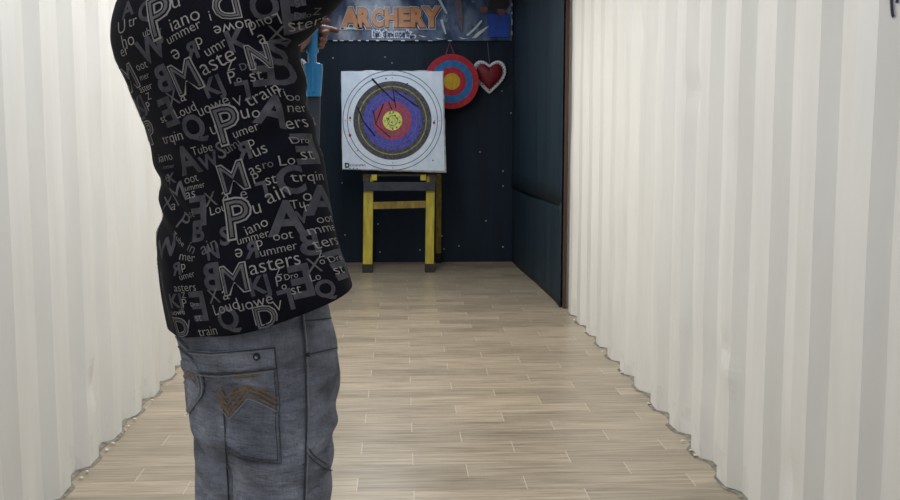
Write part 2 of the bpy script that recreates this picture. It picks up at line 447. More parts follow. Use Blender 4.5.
def bpoly(name, pts, mt, off=.016):
    bm = bmesh.new(); poly(bm, [at(u, v, BY-off) for u, v in pts]); bmesh.ops.triangulate(bm, faces=bm.faces[:])
    bmesh.ops.subdivide_edges(bm, edges=bm.edges[:], cuts=3, use_grid_fill=True)
    return from_bm(name, bm, mt, ban)
# lettering, letter by letter so the word swells on the left
mpx = BY/F/.994
LET = [('A', 351, 18, 14.5, 17), ('R', 365, 18.0, 10.5, 16.5), ('C', 378, 18.2, 10, 15.5), ('H', 391.5, 18, 10.5, 16), ('E', 405, 18, 9, 16), ('R', 418.5, 17.8, 11, 16.5), ('Y', 432, 17.6, 12.5, 17)]
bm = bmesh.new()
for ch, u, v, w, h in LET:
    c = at(u, v, BY-.014)
    flat_text(bm, ch, c, XA, ZA, w*mpx, h*mpx, 1, .115)
    flat_text(bm, ch, c - YA*.003, XA, ZA, w*mpx, h*mpx, 2, .09)
    flat_text(bm, ch, c - YA*.006 + Vector((-.004, 0, .004)), XA, ZA, w*.98*mpx, h*.98*mpx, 0, .062)
from_bm('archery_lettering', bm, [M['b_orange'], M['b_white'], M['b_dark']], ban)
bm = bmesh.new(); c = at(394, 33.6, BY-.014)
flat_text(bm, 'hit the mark...', c, XA, ZA, 41*mpx, 6*mpx, 1, .15); flat_text(bm, 'hit the mark...', c-YA*.004, XA, ZA, 41*mpx, 6*mpx, 0, .015)
from_bm('slogan_lettering', bm, [M['b_navy'], M['b_white']], ban)
# printed photograph of an archer at the right end: shirt, neck and raised fist, dark hair
bpoly('printed_shirt', [(487, 15), (492, 13.5), (498, 14.5), (503, 16), (507, 13), (510.5, 15), (509.5, 27), (508.5, 37), (488.5, 37), (487.5, 28)], M['b_blue'])
bpoly('printed_skin_patch', [(497, 9), (504, 9), (505, 13), (503, 16.2), (499, 15.2)], M['b_skin'], .018)
bpoly('printed_skin_patch', [(480, 7), (486, 6), (488, 9), (486, 13), (481, 13)], M['b_skin'], .018)
bpoly('printed_hair', [(488, 2), (494, -3), (506, -3), (510, 4), (507, 9.5), (497, 9), (492, 12)], M['b_dark'], .017)
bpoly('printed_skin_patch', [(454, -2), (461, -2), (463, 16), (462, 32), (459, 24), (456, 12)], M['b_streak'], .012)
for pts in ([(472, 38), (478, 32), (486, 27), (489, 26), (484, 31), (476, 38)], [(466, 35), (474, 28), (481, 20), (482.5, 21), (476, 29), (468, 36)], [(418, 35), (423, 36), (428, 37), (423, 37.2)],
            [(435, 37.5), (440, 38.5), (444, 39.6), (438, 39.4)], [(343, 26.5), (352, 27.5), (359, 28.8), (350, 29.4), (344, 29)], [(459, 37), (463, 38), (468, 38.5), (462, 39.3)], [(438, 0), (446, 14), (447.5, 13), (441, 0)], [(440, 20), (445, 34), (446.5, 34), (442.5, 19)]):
    bpoly('film_glint', pts, M['b_glint'], .02)  # pale patches painted as glints on the wrinkled film
# edge glints painted as pale dashes along the bottom and the right edge
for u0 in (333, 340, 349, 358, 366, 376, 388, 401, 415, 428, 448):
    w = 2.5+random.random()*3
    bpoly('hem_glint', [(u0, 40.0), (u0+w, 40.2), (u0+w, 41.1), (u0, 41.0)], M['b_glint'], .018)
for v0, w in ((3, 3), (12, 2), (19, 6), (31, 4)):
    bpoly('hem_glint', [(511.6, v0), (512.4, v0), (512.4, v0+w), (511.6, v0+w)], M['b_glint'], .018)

# ------------------------------------------------------------------ round target and hearts on the back wall
def disc(bm, c, r0, r1, y, n=72, mi=0, ax=1.0):
    a = [c + Vector((math.cos(2*PI*k/n)*r0*ax, y, math.sin(2*PI*k/n)*r0)) for k in range(n+1)]
    b = [c + Vector((math.cos(2*PI*k/n)*r1*ax, y, math.sin(2*PI*k/n)*r1)) for k in range(n+1)]
    if r0 == 0: poly(bm, b[:-1], mi)
    else: strip(bm, a, b, mi)
RY = YB-.17
rc = at(451.8, 81.5, RY); rr = 27.2*RY/F
rt = thing('round_target', rc, 'round red and blue target with yellow centre, hung by a cord on the back wall', 'target')
bm = bmesh.new(); bmesh.ops.create_cone(bm, segments=72, radius1=rr, radius2=rr*.985, depth=.07, cap_ends=True, matrix=Matrix.Translation(rc+YA*.045) @ Matrix.Rotation(PI/2, 4, 'X'))
from_bm('disc_body', bm, M['straw'], rt)
for nm, r0, r1, mt in (('outer_red_ring', .765, .985, 'd_red'), ('blue_ring', .52, .765, 'd_blue'), ('inner_red_ring', .30, .52, 'd_red'), ('yellow_centre', 0, .30, 'd_yellow')):
    bm = bmesh.new(); disc(bm, rc, rr*r0, rr*r1, -.002); bmesh.ops.recalc_face_normals(bm, faces=bm.faces)
    o = from_bm(nm, bm, M[mt], rt); s = o.modifiers.new('t', 'SOLIDIFY'); s.thickness = .008; s.offset = 0
top = at(449.5, 42.0, RY+.06)
bm = bmesh.new(); tube(bm, [at(446, 55, RY+.03), top, at(454.6, 55, RY+.03)], .006, 8); from_bm('hanging_cord', bm, M['rope'], rt)
def heart_pts(c, s, n=72, y=0):
    out = []
    for k in range(n):
        t = 2*PI*k/n
        x = math.copysign(abs(math.sin(t))**2.25, math.sin(t))*.98; z = (13*math.cos(t)-5*math.cos(2*t)-2*math.cos(3*t)-math.cos(4*t))/14.5
        x, z = .78*x+.22*math.sin(t), .78*z+.22*math.cos(t)
        out.append(c + Vector((x*s, y, (z+.02)*s*.98)))
    return out
def heart(u, v, spx, ustr, label):
    HY = YB-.06; c = at(u, v, HY); s = spx*HY/F
    h = thing('heart_ornament', c, label, 'ornament')
    bm = bmesh.new(); rings = [heart_pts(c, s*k, y=yy) for k, yy in ((.80, .03), (.82, -.002), (.74, -.016), (.5, -.03), (.2, -.036))]
    loft(bm, rings); bmesh.ops.recalc_face_normals(bm, faces=bm.faces); from_bm('heart_panel', bm, M['heart'], h, True)
    bm = bmesh.new(); loft(bm, [heart_pts(c, s*.98, y=.03), heart_pts(c, s*.98, y=.018), heart_pts(c, s*.78, y=.012)])
    P = heart_pts(c, s*.95, 46, .012)
    for p in P: ellipsoid(bm, p, (.017, .008, .017), u=8, v=6)
    nf = len(bm.faces); P = heart_pts(c, s*.89, 34, .012)
    for p in P: ellipsoid(bm, p, (.006, .012, .006), u=6, v=5)
    bmesh.ops.recalc_face_normals(bm, faces=bm.faces); bm.faces.ensure_lookup_table()
    for f in bm.faces[nf:]: f.material_index = 1
    from_bm('lace_trim', bm, [M['lace'], M['b_dark']], h)
    a = at(u+.2, v-spx*.62, HY+.01)
    bm = bmesh.new(); tube(bm, [a, at(ustr, 42.2, HY+.02)], .003, 6); from_bm('hanging_string', bm, M['string_grey'], h)
heart(489.5, 74.5, 16.2, 487.5, 'crimson heart with white lace edge right of the round target, beside the slate lining')
heart(291.5, 72, 15.6, 291, "crimson lace-edged heart mostly hidden behind the archer, near the blue bow's lower limb")

# ------------------------------------------------------------------ foam target
TY = 9.30
ft = thing('foam_target', (-.08, TY+.1, .90), 'square white foam target with faded coloured rings, propped on the yellow stand', 'target')
q = [at(340.9, 71.2, TY), at(443.6, 71.2, TY), at(446.4, 172.6, TY), at(342.0, 169.6, TY)]
bm = bmesh.new(); n = 20
def edge_ring(y, infl, wob):
    out = []
    for k in range(4):
        a, b = q[k], q[(k+1) % 4]
        for i in range(n):
            p = a.lerp(b, i/n); c = (q[0]+q[2])/2
            p = c + (p-c)*(1+infl) + (p-c).normalized()*wob*noise.noise(Vector((p.x*9, y*9, p.z*9)))
            p.y = y; out.append(p)
    return out
loft(bm, [edge_ring(TY+.004, -.004, .004), edge_ring(TY+.014, .004, .008), edge_ring(TY+.06, .006, .016), edge_ring(TY+.11, .002, .018), edge_ring(TY+.17, .004, .012), edge_ring(TY+.18, -.01, .006)])
bmesh.ops.recalc_face_normals(bm, faces=bm.faces); from_bm('foam_block', bm, M['foam'], ft)
bm = bmesh.new(); fq = [at(341.2, 71.6, TY-.001), at(442.4, 71.6, TY-.001), at(444.6, 170.8, TY-.001), at(342.6, 168.8, TY-.001)]
N = 16; g = [[None]*(N+1) for _ in range(N+1)]
for i in range(N+1):
    for j in range(N+1):
        p = fq[0].lerp(fq[1], i/N).lerp(fq[3].lerp(fq[2], i/N), j/N)
        g[i][j] = bm.verts.new(p)
for i in range(N):
    for j in range(N): bm.faces.new((g[i][j], g[i][j+1], g[i+1][j+1], g[i+1][j]))
from_bm('paper_face', bm, M['paper'], ft)
tcx = at(392.5, 120.6, TY); px = TY/F/.994
for nm, r0, r1, mt, yy in (('black_ring', 28.8, 38.5, 't_black', -.0025), ('blue_ring', 18.8, 28.9, 't_blue', -.003), ('red_ring', 9.5, 18.9, 't_red', -.0035), ('yellow_centre', 0, 9.6, 't_yellow', -.004)):
    bm = bmesh.new(); disc(bm, tcx, r0*px, r1*px, yy, 96); bmesh.ops.recalc_face_normals(bm, faces=bm.faces); from_bm(nm, bm, M[mt], ft)
bm = bmesh.new()
for r, w, mi, yy in ((48.6, .38, 0, -.002), (44.3, .38, 0, -.002), (33.2, .55, 1, -.005), (24, .3, 0, -.0055), (14.2, .3, 0, -.006), (4.8, .3, 0, -.0065)):
    disc(bm, tcx, (r-w)*px, (r+w)*px, yy, 120, mi)
for a in range(0, 360, 90):
    for r in (2.4, 7, 12, 16.5, 21.5, 26, 31, 36, 41.5, 46.5):
        c = tcx + Vector((math.cos(math.radians(a))*r*px, -.0066, math.sin(math.radians(a))*r*px)); poly(bm, [c+Vector(v)*px*.5 for v in ((-.8, 0, -1), (.8, 0, -1), (.8, 0, 1), (-.8, 0, 1))], 0)
bmesh.ops.recalc_face_normals(bm, faces=bm.faces); from_bm('ring_lines', bm, [M['line'], M['line_gold']], ft)
# gouges and torn lines in the paper
def tpx(x, y, off=-.008): 
    p = at(350+x*.18, 75+y*.18, TY); p.y = TY+off; return p
def scr(pts, w):
    bm = bmesh.new(); pts = [Vector(p) for p in pts]
    A, B = [], []
    for k, p in enumerate(pts):
        d = (pts[min(k+1, len(pts)-1)]-pts[max(k-1, 0)]).normalized(); nrm = Vector((-d.z, 0, d.x))
        A.append(p+nrm*w[k]); B.append(p-nrm*w[k])
    strip(bm, A, B); bmesh.ops.recalc_face_normals(bm, faces=bm.faces); from_bm('gouge', bm, M['scratch'], ft)
S = lambda *a: [tpx(x, y) for x, y in a]
scr(S((122, 20), (165, 65), (245, 145)), (.009, .006, .003)); scr(S((245, 85), (380, 178)), (.004, .006)); scr(S((237, 65), (248, 140), (254, 182)), (.004, .004, .004))
scr(S((185, 160), (145, 265)), (.005, .003)); scr(S((128, 195), (146, 278), (225, 346)), (.004, .003, .004)); scr(S((42, 180), (75, 258), (140, 340)), (.006, .004, .007)); scr(S((215, 150), (232, 190)), (.004, .004))
random.seed(11)
def blob(name, c, sx, sz, mt):
    bm = bmesh.new(); poly(bm, [c+Vector((math.cos(t)*sx, 0, math.sin(t)*sz)) for t in (0, 1, 2.2, 3.1, 4.2, 5.2)]); bmesh.ops.recalc_face_normals(bm, faces=bm.faces); from_bm(name, bm, M[mt], ft)
for x, y in ((318, 48), (460, 474), (420, 330), (265, 60), (310, 105), (386, 290), (398, 182), (250, 225), (215, 245), (232, 262), (262, 240), (238, 300), (205, 240), (275, 265), (240, 205), (222, 212), (258, 290)): blob('arrow_hole', tpx(x, y, -.009), .007, .006, 'scratch')
for x, y, k in ((467, 265, 1.5), (1, 238, 1.3), (0, 335, 1.7), (200, 20, 1.0), (42, 420, .7)): blob('red_mark', tpx(x, y, -.006), k*.008, k*.009, 'redmark')
# maker's mark in the lower left corner: round-cornered D emblem and a line of small print
bm = bmesh.new(); c = at(347.3, 165.3, TY-.004)
flat_text(bm, 'D', c, XA, ZA, 4.0*px, 4.2*px, 0, .06)
flat_text(bm, 'DOINPRS', at(358, 165.2, TY-.004), XA, ZA, 15*px, 2.2*px, 0, .0)
flat_text(bm, '- - -', at(353.5, 168.3, TY-.004), XA, ZA, 9*px, .6*px, 0, .0)
from_bm('maker_mark', bm, M['ink'], ft)

# ------------------------------------------------------------------ yellow stand
SY = 9.43
st = thing('target_stand', (-.04, SY+.2, 0), 'yellow painted timber stand with black feet, under the square foam target', 'stand')
def beam(bm, a, b, w, d, bev=.004):
    a, b = Vector(a), Vector(b); dr = (b-a); l = dr.length; dr.normalize()
    x = (XA - dr*dr.x).normalized() if abs(dr.x) < .9 else (ZA - dr*dr.z).normalized()
    y = dr.cross(x).normalized(); R = Matrix((x, y, dr)).transposed()
    bx(bm, (a+b)/2, (w, d, l), R, bev)
def leg(u0, v0, u1, v1, Ytop, Ybot, w, foot, mt='yellow', nm='leg'):
    a = at(u0, v0, Ytop); b = at(u1, v1, Ybot); b.z = max(b.z, foot)
    b.z = foot
    bm = bmesh.new(); beam(bm, a, b, w, .055); lg = from_bm(nm, bm, M[mt], st)
    d = (b-a).normalized(); e = b + d*(foot/abs(d.z)); e.z = .0
    bm = bmesh.new(); beam(bm, b+Vector((0, 0, .004)), e, w*1.06, .06); from_bm('foot', bm, M['black'], lg)
leg(368.6, 174, 367.7, 264, SY, SY, .086, .075); leg(430.6, 174, 429.4, 264, SY, SY, .078, .075)
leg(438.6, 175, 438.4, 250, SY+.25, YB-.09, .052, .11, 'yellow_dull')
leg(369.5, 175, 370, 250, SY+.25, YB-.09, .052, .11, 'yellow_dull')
bm = bmesh.new(); beam(bm, at(363.4, 186.4, SY-.045), at(435.4, 186.4, SY-.045), .078, .035); from_bm('crossbar', bm, M['barblue'], st)
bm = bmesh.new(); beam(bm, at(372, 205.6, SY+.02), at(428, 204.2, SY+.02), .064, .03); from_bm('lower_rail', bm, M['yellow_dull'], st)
for u in (374.2, 423.2):
    bm = bmesh.new(); beam(bm, at(u, 174.5, SY-.06), at(u, 180.5, SY-.06), .05, .04); from_bm('ledge_peg', bm, M['yellow'], st)
for u, s in ((366.5, 1), (433.2, 1)):
    bm = bmesh.new(); beam(bm, at(u, 174, SY-.032), at(u, 181.6, SY-.032), .066, .02); from_bm('taped_block', bm, M['tape'], st)
bm = bmesh.new(); bx(bm, (at(402, 173, SY-.03).x, SY+.0, at(402, 172.8, SY-.03).z-.020), (.60, .10, .018), bev=.003); from_bm('ledge', bm, M['tape'], st)

# ------------------------------------------------------------------ person
YAW = math.radians(48)
PF = Vector((math.sin(YAW), math.cos(YAW), 0)); PR = Vector((math.cos(YAW), -math.sin(YAW), 0))
PC = Vector((-.262, 1.91, 0))
KS = math.sqrt(math.cos(YAW)**2 + math.sin(YAW)**2/2.0)
def body_ring(v, L, R, Yc=1.90, ratio=1/1.45, seg=44, sq=2.3, tilt=0):
    """cross-section whose outline seen from behind runs from column L to R"""
    a, b = at(L, v, Yc), at(R, v, Yc); c = (a+b)/2; s = (b-a).length/2
    w = s/math.sqrt(math.cos(YAW)**2 + (math.sin(YAW)*ratio)**2); d = w*ratio
    out = []
    for k in range(seg):
        t = 2*PI*k/seg; ct, sn = math.cos(t), math.sin(t)
        e = 2/sq
        p = c + PR*(w*math.copysign(abs(ct)**e, ct)) + PF*(d*math.copysign(abs(sn)**e, sn)); p.z = c.z + tilt*ct
        out.append(p)
    return out
person = None
# --- body: one continuous surface
bm = bmesh.new()
SHL, SHR = Vector((-.438, 2.01, 1.49)), Vector((-.215, 1.80, 1.505))
NECK = Vector((-.335, 1.905, 1.60)); HEAD = Vector((-.325, 1.94, 1.745))
ELR, WRR = Vector((0.015, 1.70, 1.70)), Vector((-.135, 1.905, 1.685))
ELL, WRL = Vector((-.365, 2.245, 1.475)), Vector((-.250, 2.455, 1.487))
HR, HL = PC+PR*.085, PC-PR*.085
def ring2(c, w, d, seg=32): return [c + PR*(w*math.cos(2*PI*k/seg)) + PF*(d*math.sin(2*PI*k/seg)) for k in range(seg)]
loft(bm, [ring2(Vector((*PC.xy, z)) + Vector((dx, 0, 0)), w, d) for z, dx, w, d in ((.80, 0, .09, .065), (.88, 0, .115, .08), (1.0, -.005, .12, .085), (1.10, -.02, .128, .085), (1.25, -.05, .15, .095), (1.38, -.07, .165, .10), (1.48, -.08, .155, .085), (1.54, -.075, .10, .07), (1.60, -.07, .06, .055))])
tube(bm, [NECK-ZA*.06, NECK+ZA*.06, HEAD-ZA*.06], [.058, .054, .052], 16)
for hp in (HR, HL):
    x, y = hp.x, hp.y
    tube(bm, [(x, y, .86), (x, y, .70), (x, y, .50), (x, y, .46), (x, y, .32), (x, y, .10)], [.066, .066, .055, .052, .05, .036], 16)
    tube(bm, [Vector((x, y, .06))-PF*.03, Vector((x, y, .05))+PF*.06, Vector((x, y, .04))+PF*.15], [.036, .036, .028], 12)
tube(bm, [SHR-PR*.02, SHR.lerp(ELR, .45), ELR], [.055, .046, .038], 16); tube(bm, [ELR, ELR.lerp(WRR, .3), WRR], [.038, .039, .026], 16)
tube(bm, [SHL+PR*.02, SHL.lerp(ELL, .45), ELL], [.055, .046, .038], 16); tube(bm, [ELL, ELL.lerp(WRL, .3), WRL], [.038, .040, .027], 16)
# head, looking towards the target (roughly +Y)
HF = Vector((.12, 1, -.02)).normalized(); HX = HF.cross(ZA).normalized(); HZ = HX.cross(HF); HRm = Matrix((HX, HF, HZ)).transposed()
hp_ = lambda x, y, z: HEAD + HX*x + HF*y + HZ*z
ellipsoid(bm, hp_(0, -.012, .03), (.074, .094, .085), HRm); ellipsoid(bm, hp_(0, .022, -.035), (.058, .068, .072), HRm)
ellipsoid(bm, hp_(0, .062, -.088), (.026, .022, .02), HRm, 12, 8)
tube(bm, [hp_(0, .088, .012), hp_(0, .100, -.012), hp_(0, .106, -.027)], [.008, .010, .012], 10)
for s in (-1, 1):
    ellipsoid(bm, hp_(s*.012, .096, -.030), (.008, .009, .007), HRm, 10, 8)
    ellipsoid(bm, hp_(s*.077, -.012, -.002), (.009, .02, .032), HRm @ Matrix.Rotation(s*.3, 3, 'Z'), 12, 8)
    ellipsoid(bm, hp_(s*.034, .072, .028), (.022, .012, .007), HRm, 12, 8)
    ellipsoid(bm, hp_(s*.042, .060, -.018), (.02, .016, .015), HRm, 12, 8)
for z, r in ((-.055, .0075), (-.066, .009)): ellipsoid(bm, hp_(0, .086, z), (.025, .011, r*.8), HRm, 12, 8)
# left (bow) hand closed on the grip
GY = 2.52
G = at(312.6, 33, GY); hx = lambda u, v, dy: at(u, v, GY) + YA*dy
ellipsoid(bm, hx(301.8, 35, .0), (.017, .030, .040), None, 14, 10)
tube(bm, [WRL, hx(301.5, 38, -.03), hx(303, 36, .0)], [.026, .026, .024], 14)
def finger(pts, r): tube(bm, pts, r, 10)
finger([hx(303, 25.5, .012), hx(307.5, 25, .034), hx(316, 25.5, .036), hx(325, 27.5, .030), hx(332, 29, .022), hx(336.6, 30.2, .014)], [.010, .0095, .009, .0085, .008, .0068])
finger([hx(303, 32, .014), hx(307.5, 32, .036), hx(316, 32.5, .037), hx(323.5, 32.5, .026), hx(326, 33, .006), hx(323.5, 33.3, -.006)], [.010, .0095, .009, .0085, .0078, .007])
finger([hx(303, 38.6, .012), hx(308, 39, .034), hx(316, 39.4, .035), hx(322.6, 39.6, .024), hx(324.6, 39.8, .006), hx(322, 40, -.004)], [.0095, .009, .0085, .008, .0074, .0066])
finger([hx(303.5, 44.4, .008), hx(308, 45, .028), hx(315, 45.6, .030), hx(320.8, 45.6, .020), hx(322.2, 45.7, .004), hx(320.4, 45.8, -.004)], [.008, .0078, .0074, .007, .0065, .006])
finger([hx(302, 32, -.012), hx(307, 25, -.024), hx(315, 20.5, -.022), hx(322, 20, -.012), hx(328, 21.4, -.004)], [.013, .0115, .0098, .009, .0072])
# right (drawing) hand hooked on the string beside the chin
RD = Vector((-.42, .80, 0)).normalized(); RH = WRR + (WRR-ELR).normalized()*.05; dr = (WRR-ELR).normalized()
sd = dr.cross(ZA).normalized()
ellipsoid(bm, RH, (.026, .026, .040), None, 14, 10); tube(bm, [WRR, RH], [.026, .024], 12)
for i, z in enumerate((.027, .009, -.009, -.026)):
    b0 = RH + dr*.022 + ZA*z
    finger([b0, b0+dr*.032, b0+dr*.046-sd*.014, b0+dr*.036-sd*.030, b0+dr*.018-sd*.032], [.0095, .009, .0085, .008, .007])
finger([RH-sd*.012+ZA*.028, RH-sd*.032+dr*.012+ZA*.030, RH-sd*.044+dr*.03+ZA*.020, RH-sd*.046+dr*.046+ZA*.012], [.012, .0105, .0095, .0078])
bm = remesh(bm, .0036, 3)
person = from_bm('person', bm, M['skin'], None, True)
tag(person, 'person seen from behind in a black letter-print shirt and grey jeans, with a blue bow', 'person')
# eyes, brows and hair
for s in (-1, 1):
    bm = bmesh.new(); ellipsoid(bm, hp_(s*.033, .074, .008), (.0125, .0125, .0095), HRm, 14, 10); e = from_bm('eye', bm, M['eye'], person, True)
    bm = bmesh.new(); ellipsoid(bm, hp_(s*.033, .0845, .008), (.0056, .003, .0056), HRm, 12, 8); from_bm('iris', bm, M['iris'], e, True)
    bm = bmesh.new(); tube(bm, [hp_(s*.016, .089, .027), hp_(s*.034, .087, .033), hp_(s*.052, .074, .029)], [.0035, .004, .0025], 8); from_bm('eyebrow', bm, M['hair'], person, True)
bm = bmesh.new(); ellipsoid(bm, hp_(0, -.014, .036), (.082, .101, .092), HRm, 40, 28)
for v in bm.verts:
    l = HRm.transposed() @ (v.co-HEAD); v.co += (v.co-HEAD).normalized()*.005*noise.noise(v.co*45)
geo = [v for v in bm.verts if ((HRm.transposed() @ (v.co-HEAD)).y > .035 and (HRm.transposed() @ (v.co-HEAD)).z < .065) or (HRm.transposed() @ (v.co-HEAD)).z < -.048 or ((HRm.transposed() @ (v.co-HEAD)).y > -.005 and (HRm.transposed() @ (v.co-HEAD)).z < .02)]
bmesh.ops.delete(bm, geom=geo, context='VERTS')
o = from_bm('hair', bm, M['hair'], person, True); s = o.modifiers.new('t', 'SOLIDIFY'); s.thickness = .012; s.offset = -1

# --- shirt
bm = bmesh.new()
rows = [(350, 172, 354), (330, 165, 354), (305, 160, 354), (285, 157, 352.5), (260, 153.5, 343), (232, 156.5, 334), (205, 160, 328.5), (180, 157, 325.5), (155, 151, 321), (125, 141.5, 313), (100, 131, 306), (80, 123, 303), (60, 113, 300), (40, 108, 296), (20, 109, 292), (0, 114, 288), (-20, 127, 283), (-38, 143, 272), (-52, 166, 255), (-62, 184, 242)]
loft(bm, [body_ring(*r) for r in rows])
tube(bm, [SHR-PR*.05-ZA*.01, SHR+Vector((.01, -.005, .0)), SHR.lerp(ELR, .5)+Vector((0, 0, -.004)), ELR, ELR+(ELR-SHR)*.12], [.082, .077, .069, .066, .066], 20)
tube(bm, [SHL+PR*.06, SHL, SHL.lerp(ELL, .5), ELL, ELL+(ELL-SHL)*.12], [.085, .082, .074, .068, .068], 20)
bm = remesh(bm, .0065, 10)
def shirt_folds(co, n):
    # slack folds at the left of the waist, drag lines running to the raised arm
    d = .0035*noise.noise(Vector((co.x*9, co.y*9, co.z*7)))
    wz = math.exp(-((co.z-1.17)/.10)**2)*math.exp(-((co.x+.42)/.10)**2)
    d += .005*wz*math.sin((co.z*1.0 + co.x*.9)*75 + 3*noise.noise(co*6))
    wa = math.exp(-((co.z-1.36)/.12)**2)*math.exp(-((co.x+.20)/.10)**2)
    d += .004*wa*math.sin((co.x*.9 - co.z*.9)*80 + 2*noise.noise(co*8))
    wh = math.exp(-((co.z-1.0)/.09)**2)
    d += .005*wh*math.sin((math.atan2(co.y-1.9, co.x+.27))*7 + 4*noise.noise(co*3))
    return d
displace(bm, shirt_folds)
# hem, cuffs and neckline are cut open
pA, pB, pC = at(166, 323, 1.99), at(238, 327.5, 1.775), at(352, 281, 1.86)
hn = (pB-pA).cross(pC-pA).normalized(); hn = hn if hn.z < 0 else -hn
cut(bm, pA, hn)
cut(bm, ELL, (ELL-SHL).normalized())
cut(bm, ELR-(ELR-SHR)*.02, (ELR-SHR).normalized())
# neckline only trims the collar cap: keep everything that is below it or on the raised sleeve
capf = [f for f in bm.faces if (f.calc_center_median()-at(213, -61, 1.90)).length < .058]
bmesh.ops.delete(bm, geom=capf, context='FACES')
bm.normal_update()
shirt_bv = BVHTree.FromBMesh(bm)
# thickness
shirt = from_bm('shirt', bm, M['shirt'], person, True)
s = shirt.modifiers.new('t', 'SOLIDIFY'); s.thickness = .003; s.offset = -1

# --- printed words on the shirt
pr = bmesh.new()
placed = []
def subd(vs, fs, maxl):
    b = bmesh.new(); V = [b.verts.new((x, y, 0)) for x, y in vs]
    for f in fs:
        try: b.faces.new([V[i] for i in f])
        except ValueError: pass
    for _ in range(3):
        ed = [e for e in b.edges if e.calc_length() > maxl]
        if not ed: break
        bmesh.ops.subdivide_edges(b, edges=ed, cuts=1); bmesh.ops.triangulate(b, faces=b.faces[:])
    b.verts.ensure_lookup_table(); b.verts.index_update()
    r = ([(v.co.x, v.co.y) for v in b.verts], [tuple(v.index for v in f.verts) for f in b.faces]); b.free(); return r
def decal(s, p, n, up, size_w, size_h, rot, mi, off=.0011, offset=0.0, mirror=False, sx=1.0):
    vs, fs, tw, th = text_geo(s, offset); _, _, bw, bh = text_geo(s, 0)
    k = (size_w/bw) if size_w else size_h/bh
    up = (up - n*up.dot(n)).normalized(); rt_ = up.cross(n).normalized()
    c, sn = math.cos(math.radians(rot)), math.sin(math.radians(rot))
    vs, fs = subd([(x*k*(-1 if mirror else 1), y*k) for x, y in vs], fs, .011)
    V = []
    for x, y in vs:
        a, b = (x*c-y*sn)*sx, x*sn+y*c
        h = shirt_bv.ray_cast(p + rt_*a + up*b + n*.05, -n, .12)
        if h[0] is None: V.append(None); continue
        nn = h[1] if h[1].dot(n) > 0 else -h[1]
        V.append(pr.verts.new(h[0] + nn*off))
    for f in fs:
        q_ = [V[i] for i in f]
        if any(x is None for x in q_): continue
        try: fc = pr.faces.new(q_); fc.material_index = mi
        except ValueError: pass
def hit_px(u, v):
    d = ray(u, v).normalized(); h = shirt_bv.ray_cast(CAM, d)
    if h[0] is None or h[0].y > 2.3: return None
    n = Vector()
    for du, dv in ((0, 0), (5, 0), (-5, 0), (0, 5), (0, -5)):
        g_ = shirt_bv.ray_cast(CAM, ray(u+du, v+dv).normalized())
        if g_[0] and (g_[0]-h[0]).length < .06: n += g_[1] if g_[1].dot(d) < 0 else -g_[1]
    return h[0], n.normalized()
def word(s, u, v, w=None, h=None, rot=0, st='l', mir=False):
    hp = hit_px(u, v)
    if hp is None: return
    p, n = hp; k = (p-CAM).dot(FW)/F
    placed.append(p)
    W = w*k if w else None; Hh = h*k if h else None
    sx = 1/max(.5, math.sqrt(max(0, 1-n.dot(RT)**2)))
    if st == 'P':    # stitched capital: pale letter with a darker core line
        decal(s, p, n, UP, W, Hh, rot, 0, .0010, .045, mir, sx); decal(s, p, n, UP, W, Hh, rot, 3, .0016, .012, mir, sx); decal(s, p, n, UP, W, Hh, rot, 1, .0021, -.018, mir, sx)
    else:
        mi, of = {'l': (0, -.008), 'm': (1, .0), 'd': (2, .03)}[st]
        decal(s, p, n, UP, W, Hh, rot, mi, .0011 if st != 'd' else .0007, of, mir, sx)
